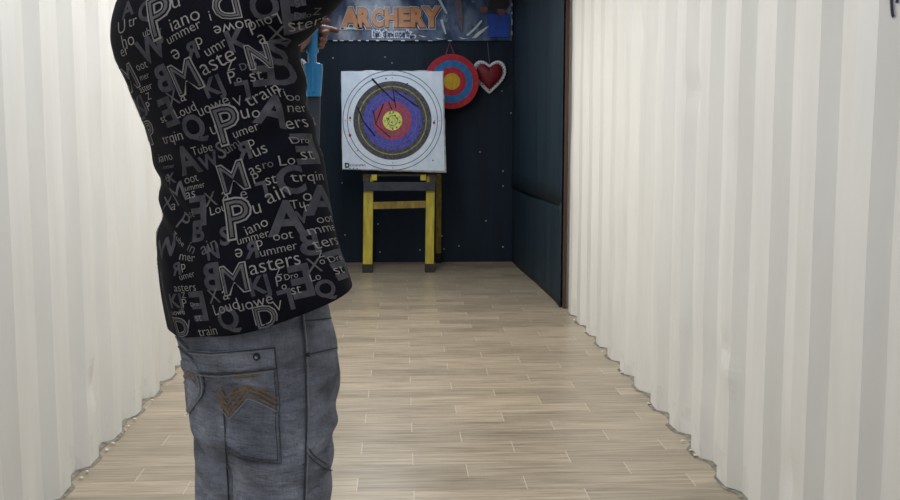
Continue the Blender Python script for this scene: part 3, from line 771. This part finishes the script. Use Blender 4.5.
W_ = [
 ('P', 160, 15, 0, 40, 14, 'P'), ('iano', 184, 19, 33, 0, 20, 'l'), ('u', 176, 3, 9, 0, 15, 'l'), ('ummer', 183, 33, 40, 0, 22, 'l'), ('e', 176, 54, 9, 0, 200, 'l'),
 ('R', 191, 51, 0, 16, 15, 'd', 1), ('p', 200, 43, 7, 0, 20, 'l'), ('D', 226, 6, 0, 25, 192, 'P'), ('i', 210, 16, 0, 10, 15, 'l'), ('uowe', 233, 26, 37, 0, 195, 'l'),
 ('umr', 216, 48, 24, 0, 30, 'l'), ('K', 238, 40, 0, 20, 20, 'd'), ('Loud', 265, 23, 33, 0, 195, 'l'), ('X', 277, 33, 0, 17, -8, 'm'), ('a', 262, 39, 8, 0, 20, 'l'),
 ('E', 295, 17, 0, 36, 14, 'd'), ('Dro', 303, 15, 16, 0, 18, 'm'), ('st', 300, 2, 11, 0, 18, 'm'), ('sters', 309, 23.5, 40, 0, 38, 'l'), ('Z', 317, 11, 0, 9, 20, 'm'), ('O', 264, 6, 0, 27, 15, 'd'),
 ('M', 185, 77, 0, 29, 15, 'P'), ('B', 163, 79, 0, 25, 10, 'd', 1), ('aste', 217, 62, 38, 0, 27, 'l'), ('N', 259, 56, 0, 22, 14, 'P'), ('Dro', 248, 65, 16, 0, 22, 'm'), ('st', 256, 76, 12, 0, 18, 'l'),
 ('E', 263, 69, 0, 31, 14, 'd', 1), ('S', 279, 52, 0, 24, 15, 'd'), ('C', 282, 72, 0, 24, 15, 'd', 1), ('Z', 230, 66, 0, 9, 15, 'l'), ('P', 232, 77, 0, 12, 15, 'l'), ('o', 239, 80, 5, 0, 0, 'l'),
 ('KJ', 214, 89, 0, 23, 20, 'd'), ('X', 173, 98, 0, 14, 10, 'm'), ('a', 183, 97, 7, 0, 10, 'l'), ('Loud', 185, 110, 27, 0, 15, 'l'), ('uowe', 213, 107, 36, 0, 20, 'l'), ('V', 238, 101, 0, 10, 20, 'l'),
 ('train', 262, 94, 34, 0, 32, 'l'), ('L', 243, 91, 0, 19, 195, 'd'), ('Q', 194, 129, 0, 28, 12, 'd'), ('P', 228, 124, 0, 36, 14, 'P'), ('u', 214, 130, 7, 0, 15, 'l'), ('u', 245, 114, 8, 0, 15, 'l'),
 ('o', 256, 114, 8, 0, 15, 'l'), ('umer', 246, 131, 27, 0, 20, 'l'), ('A', 274, 110, 0, 29, -8, 'd'), ('Ti', 280, 93, 9, 0, 15, 'l'), ('ner', 297, 109, 18, 0, 12, 'l'), ('oo', 294, 98, 12, 0, 15, 'l'),
 ('ers', 297, 124, 22, 0, 15, 'l'), ('Dro', 301, 140, 15, 0, 12, 'l'), ('trqin', 172, 139, 28, 0, 5, 'l'), ('E', 168, 112, 0, 27, 8, 'd', 1), ('st', 164, 119, 8, 0, 8, 'l'), ('Dro', 161, 104, 9, 0, 8, 'm'),
 ('U', 122, 27, 0, 13, 5, 'l'), ('tr', 133, 22, 12, 0, 5, 'l'), ('ub', 147, 32, 10, 0, 8, 'l'), ('ho', 128, 40, 18, 0, 3, 'l'), ('er', 125, 52, 13, 0, 3, 'l'), ('W', 151, 48, 0, 24, 14, 'd'),
 ('S', 158, 36, 0, 16, 20, 'd'), ('Q', 147, 12, 0, 24, 10, 'd'), ('oot', 142, 66, 17, 0, 4, 'l'), ('M', 130, 78, 0, 23, 4, 'P'), ('mer', 145, 77, 15, 0, 4, 'l'), ('aster', 146, 88, 21, 0, 4, 'l'),
 ('Z', 149, 96, 0, 7, 5, 'l'), ('P', 149, 106, 0, 9, 5, 'l'), ('KJ', 141, 107, 0, 20, 5, 'd'), ('uowe', 143, 119, 18, 0, 5, 'm'), ('P', 151, 132, 0, 22, 4, 'P'), ('B', 119, 72, 0, 20, 4, 'd', 1), ('A', 128, 9, 0, 16, 10, 'd'),
 ('iano', 166, 157, 20, 0, 4, 'l'), ('mmer', 169, 167, 15, 0, 4, 'm'), ('A', 187, 160, 0, 27, 6, 'd'), ('Tube', 202, 149, 25, 0, 10, 'l'), ('W', 209, 161, 0, 14, 18, 'd'), ('S', 221, 150, 0, 17, 10, 'm'),
 ('R', 243, 151, 0, 17, 15, 'd', 1), ('p', 252, 144, 6, 0, 20, 'l'), ('us', 260, 151, 14, 0, 25, 'l'), ('umi', 232, 146, 18, 0, 30, 'm'), ('Lo', 287, 160, 14, 0, 12, 'l'), ('st', 307, 155, 12, 0, 10, 'l'), ('E', 306, 149, 0, 28, 10, 'd', 1),
 ('oot', 192, 179, 18, 0, 8, 'l'), ('ummer', 196, 187, 25, 0, 8, 'l'), ('X', 211, 199, 0, 14, 8, 'm'), ('a', 226, 196, 8, 0, 12, 'l'), ('M', 233, 177, 0, 27, 14, 'P'), ('as', 255, 170, 12, 0, 22, 'l'),
 ('P', 256, 178, 0, 10, 15, 'l'), ('ro', 268, 165, 10, 0, 15, 'm'), ('st', 271, 180, 11, 0, 15, 'l'), ('L', 262, 190, 0, 16, 195, 'd'), ('C', 291, 180, 0, 27, 14, 'd'), ('trqin', 310, 178, 27, 0, 10, 'l'), ('Loud', 221, 208, 25, 0, 16, 'l'),
 ('E', 198, 211, 0, 28, 6, 'd', 1), ('P', 239, 218, 0, 38, 10, 'P'), ('iano', 256, 226, 24, 0, 26, 'l'), ('u', 257, 209, 8, 0, 15, 'l'), ('ain', 277, 193, 24, 0, 25, 'l'), ('e', 244, 195, 7, 0, 10, 'l'), ('A', 287, 218, 0, 33, 4, 'd'),
 ('Tu', 297, 204, 13, 0, 10, 'l'), ('o', 307, 197, 8, 0, 10, 'l'), ('V', 302, 217, 0, 12, 10, 'd'), ('r', 307, 208, 5, 0, 10, 'l'), ('A', 322, 200, 0, 28, 4, 'd'), ('S', 225, 236, 0, 18, 6, 'd'), ('ummer', 253, 238, 33, 0, 16, 'l'),
 ('e', 239, 253, 8, 0, 190, 'l'), ('R', 251, 250, 0, 16, 10, 'd', 1), ('p', 260, 245, 6, 0, 15, 'l'), ('oot', 283, 236, 19, 0, 10, 'l'), ('ummer', 279, 250, 36, 0, 13, 'l'), ('asters', 275, 264, 50, 0, 13, 'l'),
 ('oot', 326, 219, 17, 0, 10, 'l'), ('mme', 325, 229, 25, 0, 13, 'l'), ('B', 309, 243, 0, 24, 8, 'd', 1), ('ters', 328, 242, 25, 0, 14, 'l'), ('Z', 320, 254, 0, 7, 15, 'l'), ('X', 314, 265, 0, 14, 5, 'm'), ('o', 322, 262, 5, 0, 10, 'l'),
 ('Dro', 336, 258, 14, 0, 14, 'l'), ('st', 339, 270, 10, 0, 12, 'l'), ('E', 340, 264, 0, 28, 12, 'd', 1), ('Lo', 315, 277, 10, 0, 14, 'l'), ('Q', 326, 290, 0, 20, 12, 'd'),
 ('B', 211, 277, 0, 26, 6, 'd', 1), ('M', 234, 279, 0, 27, 12, 'P'), ('X', 214, 296, 0, 14, 8, 'm'), ('a', 226, 295, 8, 0, 12, 'l'), ('KJ', 260, 288, 0, 23, 16, 'd'), ('Z', 278, 272, 0, 7, 14, 'l'), ('P', 279, 281, 0, 10, 10, 'l'),
 ('o', 284, 287, 5, 0, 10, 'l'), ('Dro', 291, 276, 13, 0, 14, 'l'), ('st', 296, 290, 10, 0, 12, 'l'), ('E', 301, 281, 0, 31, 12, 'd', 1), ('Loud', 225, 307, 31, 0, 16, 'l'), ('uowe', 255, 304, 36, 0, 15, 'l'), ('V', 278, 306, 0, 10, 14, 'l'),
 ('D', 266, 317, 0, 22, 13, 'P'), ('L', 286, 300, 0, 20, 195, 'd'), ('Q', 228, 320, 0, 26, 10, 'd'), ('train', 208, 331, 25, 0, 10, 'l'), ('asters', 185, 288, 28, 0, 4, 'l'), ('R', 176, 269, 0, 12, 8, 'd', 1), ('umer', 188, 276, 20, 0, 14, 'l'),
 ('Z', 184, 295, 0, 6, 5, 'l'), ('P', 185, 303, 0, 9, 5, 'l'), ('KJ', 176, 303, 0, 18, 5, 'd'), ('E', 199, 306, 0, 28, 6, 'd', 1), ('Dro', 195, 304, 10, 0, 8, 'l'), ('st', 199, 318, 8, 0, 8, 'l'), ('uowe', 178, 313, 18, 0, 6, 'l'),
 ('D', 181, 327, 0, 18, 4, 'P'), ('V', 188, 324, 0, 9, 5, 'l'), ('W', 166, 247, 0, 20, 12, 'd'), ('Tube', 179, 239, 18, 0, -42, 'l'), ('mer', 188, 258, 20, 0, -6, 'l'), ('in', 192, 248, 9, 0, -30, 'm'), ('ain', 209, 246, 20, 0, 24, 'm'),
 ('N', 213, 252, 0, 14, 12, 'd'), ('M', 177, 194, 0, 20, 20, 'm'), ('X', 168, 203, 0, 14, 5, 'm'), ('a', 174, 207, 6, 0, 5, 'l'), ('as', 191, 195, 11, 0, 10, 'l'), ('P', 185, 222, 0, 18, -30, 'm'), ('S', 162, 280, 0, 16, 5, 'd'), ('p', 184, 268, 5, 0, 10, 'l'),
 ('K', 172, 178, 0, 10, 10, 'd'), ('e', 168, 178, 6, 0, 0, 'm'), ('st', 192, 214, 8, 0, 5, 'm'), ('B', 199, 232, 0, 18, 8, 'd'), ('iano', 262, 246 - 300, 30, 0, 14, 'l'), ('W', 170, -14, 0, 22, 10, 'd'), ('Loud', 210, -16, 30, 0, 12, 'l'), ('M', 244, -18, 0, 26, 10, 'P'),
 ('Tube', 320, -12, 22, 0, 30, 'l'), ('asters', 345, -28, 36, 0, 36, 'l'), ('A', 290, -28, 0, 26, 10, 'd'),
]
for e in W_:
    word(e[0], e[1], e[2], e[3] or None, e[4] or None, e[5], e[6], len(e) > 7)
# the same print carries on round the front, where the photograph cannot see
random.seed(5)
pool = [('ummer', .06, 0), ('asters', .085, 0), ('Loud', .055, 0), ('uowe', .06, 0), ('Tube', .045, 0), ('train', .05, 0), ('iano', .05, 0), ('P', .035, 0), ('M', .04, 0), ('E', .035, 2), ('A', .04, 2), ('KJ', .05, 2), ('Q', .04, 2), ('B', .035, 2), ('Dro', .03, 1), ('st', .02, 0), ('X', .02, 1)]
for k in range(420):
    a = random.random()*2*PI; z = 1.0+random.random()*.58
    d = Vector((math.cos(a), math.sin(a), 0)); c = Vector((-.27-.09*(z-1)/.55, 1.9, z))
    h = shirt_bv.ray_cast(c + d*.6, -d, .7)
    if h[0] is None: continue
    if any((h[0]-q_).length < .038 for q_ in placed): continue
    n = h[1] if h[1].dot(d) > 0 else -h[1]
    if n.dot((CAM-h[0]).normalized()) > .05: continue
    placed.append(h[0]); s_, w_, mi = random.choice(pool)
    decal(s_, h[0], n, ZA, w_, None, random.uniform(-5, 22), mi, .0011, .03 if mi == 2 else 0)
from_bm('printed_lettering', pr, [M['p_light'], M['p_mid'], M['p_dim'], M['p_bg']], shirt)
# hem stitching ring inside the cut edge
# --- jeans
bm = bmesh.new()
jrows = [(452, 205, 316), (430, 190, 332), (400, 187.5, 336), (370, 184.5, 337), (345, 179, 336), (320, 171, 331), (300, 172, 326), (270, 178, 320), (240, 182, 318)]
loft(bm, [body_ring(*r, ratio=1/1.3, Yc=1.905) for r in jrows])
def legloft(u0, Y, off, spec):
    secs = []
    for v, hw in spec:
        c = at(u0(v), v, Y); r = hw*Y/F
        secs.append([c + Vector((math.cos(2*PI*k/32)*r, math.sin(2*PI*k/32)*r*1.02, 0)) for k in range(32)])
    loft(bm, secs)
def u_at(x, Y): return 402 + x*F/Y
RXY, LXY = (-.2165, 1.845), (-.315, 1.985)
def leg_jean(xy, rs):
    secs = []
    for z, r, dx in rs: secs.append([Vector((xy[0]+dx+math.cos(2*PI*k/32)*r, xy[1]+math.sin(2*PI*k/32)*r*1.03, z)) for k in range(32)])
    loft(bm, secs)
leg_jean(RXY, [(.84, .080, 0), (.78, .0905, -.001), (.70, .089, 0), (.62, .086, 0), (.52, .082, 0), (.45, .080, 0), (.34, .080, 0), (.2, .078, 0), (.06, .079, 0), (.03, .079, 0)])
leg_jean(LXY, [(.84, .078, 0), (.78, .088, .003), (.70, .088, .003), (.62, .087, 0), (.52, .083, 0), (.45, .080, 0), (.34, .080, 0), (.2, .078, 0), (.06, .079, 0), (.03, .079, 0)])
bm = remesh(bm, .006, 8)
def jean_folds(co, n):
    d = .0022*noise.noise(Vector((co.x*14, co.y*14, co.z*10)))
    # horizontal whiskers at the front of the hip (right of the side seam), bunching behind the knees
    wf = max(0, n.dot(PF*.6+PR*.7))
    d += .004*wf*math.exp(-((co.z-.79)/.13)**2)*math.sin(co.z*105 + 9*noise.noise(co*7))
    wk = math.exp(-((co.z-.46)/.12)**2)
    d += .006*wk*math.sin(co.z*70 + 5*noise.noise(co*5) + co.x*14)
    wl = math.exp(-((co.z-.12)/.09)**2); d += .007*wl*math.sin(co.z*85 + 5*noise.noise(co*5))
    ws = max(0, -n.y)*math.exp(-((co.z-.68)/.10)**2)
    d += .006*ws*math.sin((co.z*.8+co.x*.55)*62 + 5*noise.noise(co*6))
    return d
displace(bm, jean_folds)
cut(bm, Vector((0, 0, .045)), Vector((0, 0, -1))); cut(bm, Vector((0, 0, 1.045)), Vector((0, 0, 1)))
bm.normal_update(); jb = BVHTree.FromBMesh(bm)
jeans = from_bm('jeans', bm, M['denim'], person, True); s = jeans.modifiers.new('t', 'SOLIDIFY'); s.thickness = .003; s.offset = -1
def jpanel(name, pts, mt, off=.0035, thick=.003, sub=4, parent=None):
    b = bmesh.new(); f = b.faces.new([b.verts.new((u, v, 0)) for u, v in pts]); bmesh.ops.triangulate(b, faces=[f])
    for _ in range(sub):
        ed = [e for e in b.edges if e.calc_length() > 5]
        if not ed: break
        bmesh.ops.subdivide_edges(b, edges=ed, cuts=1); bmesh.ops.triangulate(b, faces=b.faces[:])
    dead = []
    for v in b.verts:
        p = on_bvh(jb, v.co.x, v.co.y, off)
        if p is None or p.y > 2.3: dead.append(v)
        else: v.co = p
    if dead: bmesh.ops.delete(b, geom=dead, context='VERTS')
    b.normal_update()
    for f in b.faces:
        if f.normal.dot(FW) > 0: f.normal_flip()
    o = from_bm(name, b, mt, parent or jeans, True); s = o.modifiers.new('t', 'SOLIDIFY'); s.thickness = thick; s.offset = -1; return o
def jline(name, lines, mt, w=.9, off=.005, parent=None, mats=None):
    for pts in lines:
        b = bmesh.new(); px_strip(b, jb, pts, w, off, 0, 8); b.normal_update()
        for f in b.faces:
            if f.normal.dot(FW) > 0: f.normal_flip()
        from_bm(name, b, mt, parent or jeans)
pk = jpanel('back_pocket', [(222, 372), (224, 390), (233, 411), (228, 425), (227, 440), (231, 451), (242, 458), (258, 461.5), (279.5, 463), (279, 430), (277, 400), (274.5, 366), (250, 369)], M['denim'], .004)
jpanel('pocket_flap', [(193, 349.5), (215, 351), (245, 349), (273.5, 346.5), (275.5, 367), (250, 370), (222, 372.5), (203, 371)], M['denim'], .0075, .004, parent=pk)
jline('stitching', [[(276.5, 366), (278.8, 400), (281, 462)], [(273.5, 366), (275.8, 400), (277.6, 460)], [(228, 440), (232, 451), (243, 457.5), (260, 461), (281, 462.5)], [(231, 446), (244, 454.5), (260, 458), (278, 459.5)]], M['seam'], .7, .0078, pk)
jline('flap_edge', [[(193, 349.5), (215, 351), (245, 349), (274, 346.5)], [(203, 371), (222, 372.5), (250, 370), (276, 366.5)], [(274, 346.5), (276, 366.5)]], M['seam'], 1.2, .0118, pk)
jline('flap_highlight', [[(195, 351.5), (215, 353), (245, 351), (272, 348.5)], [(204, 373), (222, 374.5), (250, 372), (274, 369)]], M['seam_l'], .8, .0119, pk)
jline('embroidery', [[(221, 397), (231, 410), (248, 388), (262, 393), (276, 402)], [(219, 391), (230, 404), (246, 384), (262, 389), (276, 397)], [(221, 386), (229, 397), (240, 384)], [(223, 402), (232, 414), (249, 393), (262, 398), (276, 407)], [(230, 394), (250, 386), (268, 389)]], M['thread'], 1.5, .0082, pk)
jline('embroidery_edge', [[(222, 405), (232, 418), (250, 397), (262, 402), (277, 411)]], M['seam_l'], .9, .0083, pk)
jline('brand_stitching', [[(237, 374.2), (244, 373.6), (252, 372.8), (259, 372)], [(237, 376.4), (247, 375.4), (259, 374.2)]], M['thread'], 1.5, .0083, pk)
b = bmesh.new()
p = on_bvh(jb, 258, 355, .0125); h = jb.ray_cast(CAM, ray(258, 355).normalized()); nrm = h[1] if h[1].dot(FW) < 0 else -h[1]
mt_ = Matrix.Translation(p) @ nrm.to_track_quat('Z', 'Y').to_matrix().to_4x4()
bmesh.ops.create_cone(b, segments=24, radius1=.0065, radius2=.0055, depth=.004, cap_ends=True, matrix=mt_); o = from_bm('rivet', b, M['rivet'], pk)
b = bmesh.new(); bmesh.ops.create_cone(b, segments=20, radius1=.003, radius2=.0024, depth=.004, cap_ends=True, matrix=mt_ @ Matrix.Translation((0, 0, .002))); from_bm('rivet_cap', b, M['rivet_l'], pk)
pl = jpanel('back_pocket', [(182.5, 360), (195, 361), (203, 373), (205.5, 386), (204, 394), (188.5, 416), (186.5, 414), (184, 385)], M['denim'], .004)
jline('stitching', [[(203, 373), (206, 386), (204.5, 395), (189, 417)], [(200.5, 375), (203, 387), (201.5, 394), (188.5, 412)]], M['seam_l'], .8, .008, pl)
jline('embroidery', [[(189, 378), (191.5, 374), (196, 378), (202, 386)], [(189.5, 373), (192, 369.5), (197, 373), (202, 380)]], M['thread'], 1.3, .008, pl)
jline('yoke_seam', [[(172, 337), (184, 351), (194, 358), (200, 362)], [(175, 334), (190, 349)]], M['seam'], 1.4, .003)
jline('side_seam', [[(300, 312), (303.5, 340), (305, 372), (305.5, 410), (305, 450), (304, 480), (303, 515)]], M['seam'], 1.8, .003)
jline('side_seam_edge', [[(302.3, 312), (305.6, 340), (307.2, 372), (307.6, 410), (307.2, 450), (306, 480), (305, 515)]], M['seam_l'], .7, .0036)
jline('front_pocket_edge', [[(303, 321), (318, 320), (334, 318)], [(305, 355), (318, 352), (336, 348)]], M['seam'], 1.3, .003)
jline('front_pocket_edge', [[(305.5, 452), (314, 462), (324, 469), (331, 470)], [(306.5, 447), (316, 458), (326, 465)]], M['seam'], 1.2, .003)
jline('painted_crease_shade', [[(224, 404), (226, 430), (227, 460), (229, 500)]], M['seam'], 1.6, .002)  # dark line painted as the crease shade where the legs overlap
p = on_bvh(jb, 307, 354.5, .004); b = bmesh.new(); ellipsoid(b, p, (.004, .004, .004), u=12, v=8); from_bm('rivet', b, M['rivet'], jeans)
# --- shoes
for hp, xy in ((HR, RXY), (HL, LXY)):
    c = Vector((xy[0], xy[1], 0)); b = bmesh.new()
    def sring(z, w, l0, l1, n=36):
        out = []
        for k in range(n):
            t = 2*PI*k/n; y = math.cos(t); x = math.sin(t)
            l = (l1 if y > 0 else l0); out.append(c + PF*(y*l+.02) + PR*(x*w*(1.0+.12*max(0, y))) + ZA*z)
        return out
    loft(b, [sring(.028, .043, .085, .185), sring(.06, .042, .083, .172), sring(.085, .039, .078, .10), sring(.11, .036, .07, .055)]); o = from_bm('shoe', b, M['shoe'], person, True)
    b = bmesh.new(); loft(b, [sring(0, .046, .09, .192), sring(.03, .047, .091, .194)]); from_bm('sole', b, M['sole'], o)

# ------------------------------------------------------------------ bow in the raised hand
bow = thing('bow', G, "blue plastic bow with dark grey limbs gripped in the archer's raised hand", 'bow')
def slab(bm, prof, Yf, d0, d1):
    """front-view outline rows (v, uL, uR) -> rounded slab"""
    secs = []
    for v, a, b_ in prof:
        p, q_ = at(a, v, GY), at(b_, v, GY); c = (p+q_)/2; w = (q_-p).length/2
        yc, dd = Yf(v), d0
        secs.append([Vector((c.x + w*math.copysign(abs(math.cos(t))**.6, math.cos(t)), c.y + yc + dd*math.copysign(abs(math.sin(t))**.6, math.sin(t)), c.z)) for t in [2*PI*k/20 for k in range(20)]])
    loft(bm, secs); bmesh.ops.recalc_face_normals(bm, faces=bm.faces)
mid = 14
low = [(mid, 307, 318.6), (30, 307, 318.6), (49, 307, 318), (50, 306, 318.6), (52.6, 306, 318.6), (53.4, 307.8, 316.6), (62.5, 308, 316.6), (64.4, 303.4, 322.8), (70, 303.8, 322.9), (84, 305, 322), (95.6, 306.4, 321), (96.6, 307, 320.4)]
upp = [(2*mid-v, a, b_) for v, a, b_ in low[::-1]]
bm = bmesh.new(); slab(bm, upp[:-1] + low, lambda v: 0, .014, .014); riser = from_bm('riser', bm, M['bow_blue'], bow)
bm = bmesh.new(); c = at(313.2, 80, GY-.0155)
bx(bm, c, (.006, .004, .055), bev=.001); from_bm('riser_rib', bm, M['bow_blue'], riser)
def limb(sg, name):
    prof = []
    for k in range(15):
        t = k/14; v = mid + sg*(82 + t*175); w = 7.1 - 4.6*t
        cx = 313.6 + (0 if sg > 0 else 0) + 1.2*t; prof.append((v, cx-w, cx+w))
    bm = bmesh.new(); slab(bm, prof, lambda v: -.17*((abs(v-mid)-82)/175)**2*1.0 - (.0), .005, 0); from_bm(name, bm, M['limb'], bow)
    v = mid + sg*252; p = at(314.6, v, GY); p.y -= .17*.94; return p
ta, tb = limb(1, 'limb'), limb(-1, 'limb')
hand = RH + dr*.040 - sd*.012
bm = bmesh.new(); tube(bm, [ta, ta.lerp(tb, .5)+Vector((-.02, -.01, 0)), tb], .0013, 6); from_bm('bowstring', bm, M['bowstring'], bow)

# ------------------------------------------------------------------ light
def area(name, loc, sx, sy, e, col, rot=(0, 0, 0)):
    l = bpy.data.lights.new(name, 'AREA'); l.shape = 'RECTANGLE'; l.size = sx; l.size_y = sy; l.energy = e; l.color = col
    o = bpy.data.objects.new(name, l); COL.objects.link(o); o.location = loc; o.rotation_euler = rot; return o
for y, e, c in ((-.9, 17, (.97, .985, 1)), (1.3, 12, (.97, .985, 1)), (3.2, 20, (.95, .98, 1)), (5.1, 30, (.99, .985, .96)), (7.0, 32, (1, .97, .91)), (9.0, 12, (.72, .86, 1))):  # first and last lamps are unseen fill, added to brighten archer and target
    area('ceiling_and_fill_lamp', (-.25, y, ZC-.04), .3, 1.75 if y < 8 else 1.2, e, c)
w = bpy.data.worlds.new('world'); SC.world = w; w.use_nodes = True
w.node_tree.nodes['Background'].inputs[0].default_value = (.80, .88, 1, 1); w.node_tree.nodes['Background'].inputs[1].default_value = .36
SC.view_settings.view_transform = 'Standard'; SC.view_settings.look = 'None'; SC.view_settings.exposure = 0
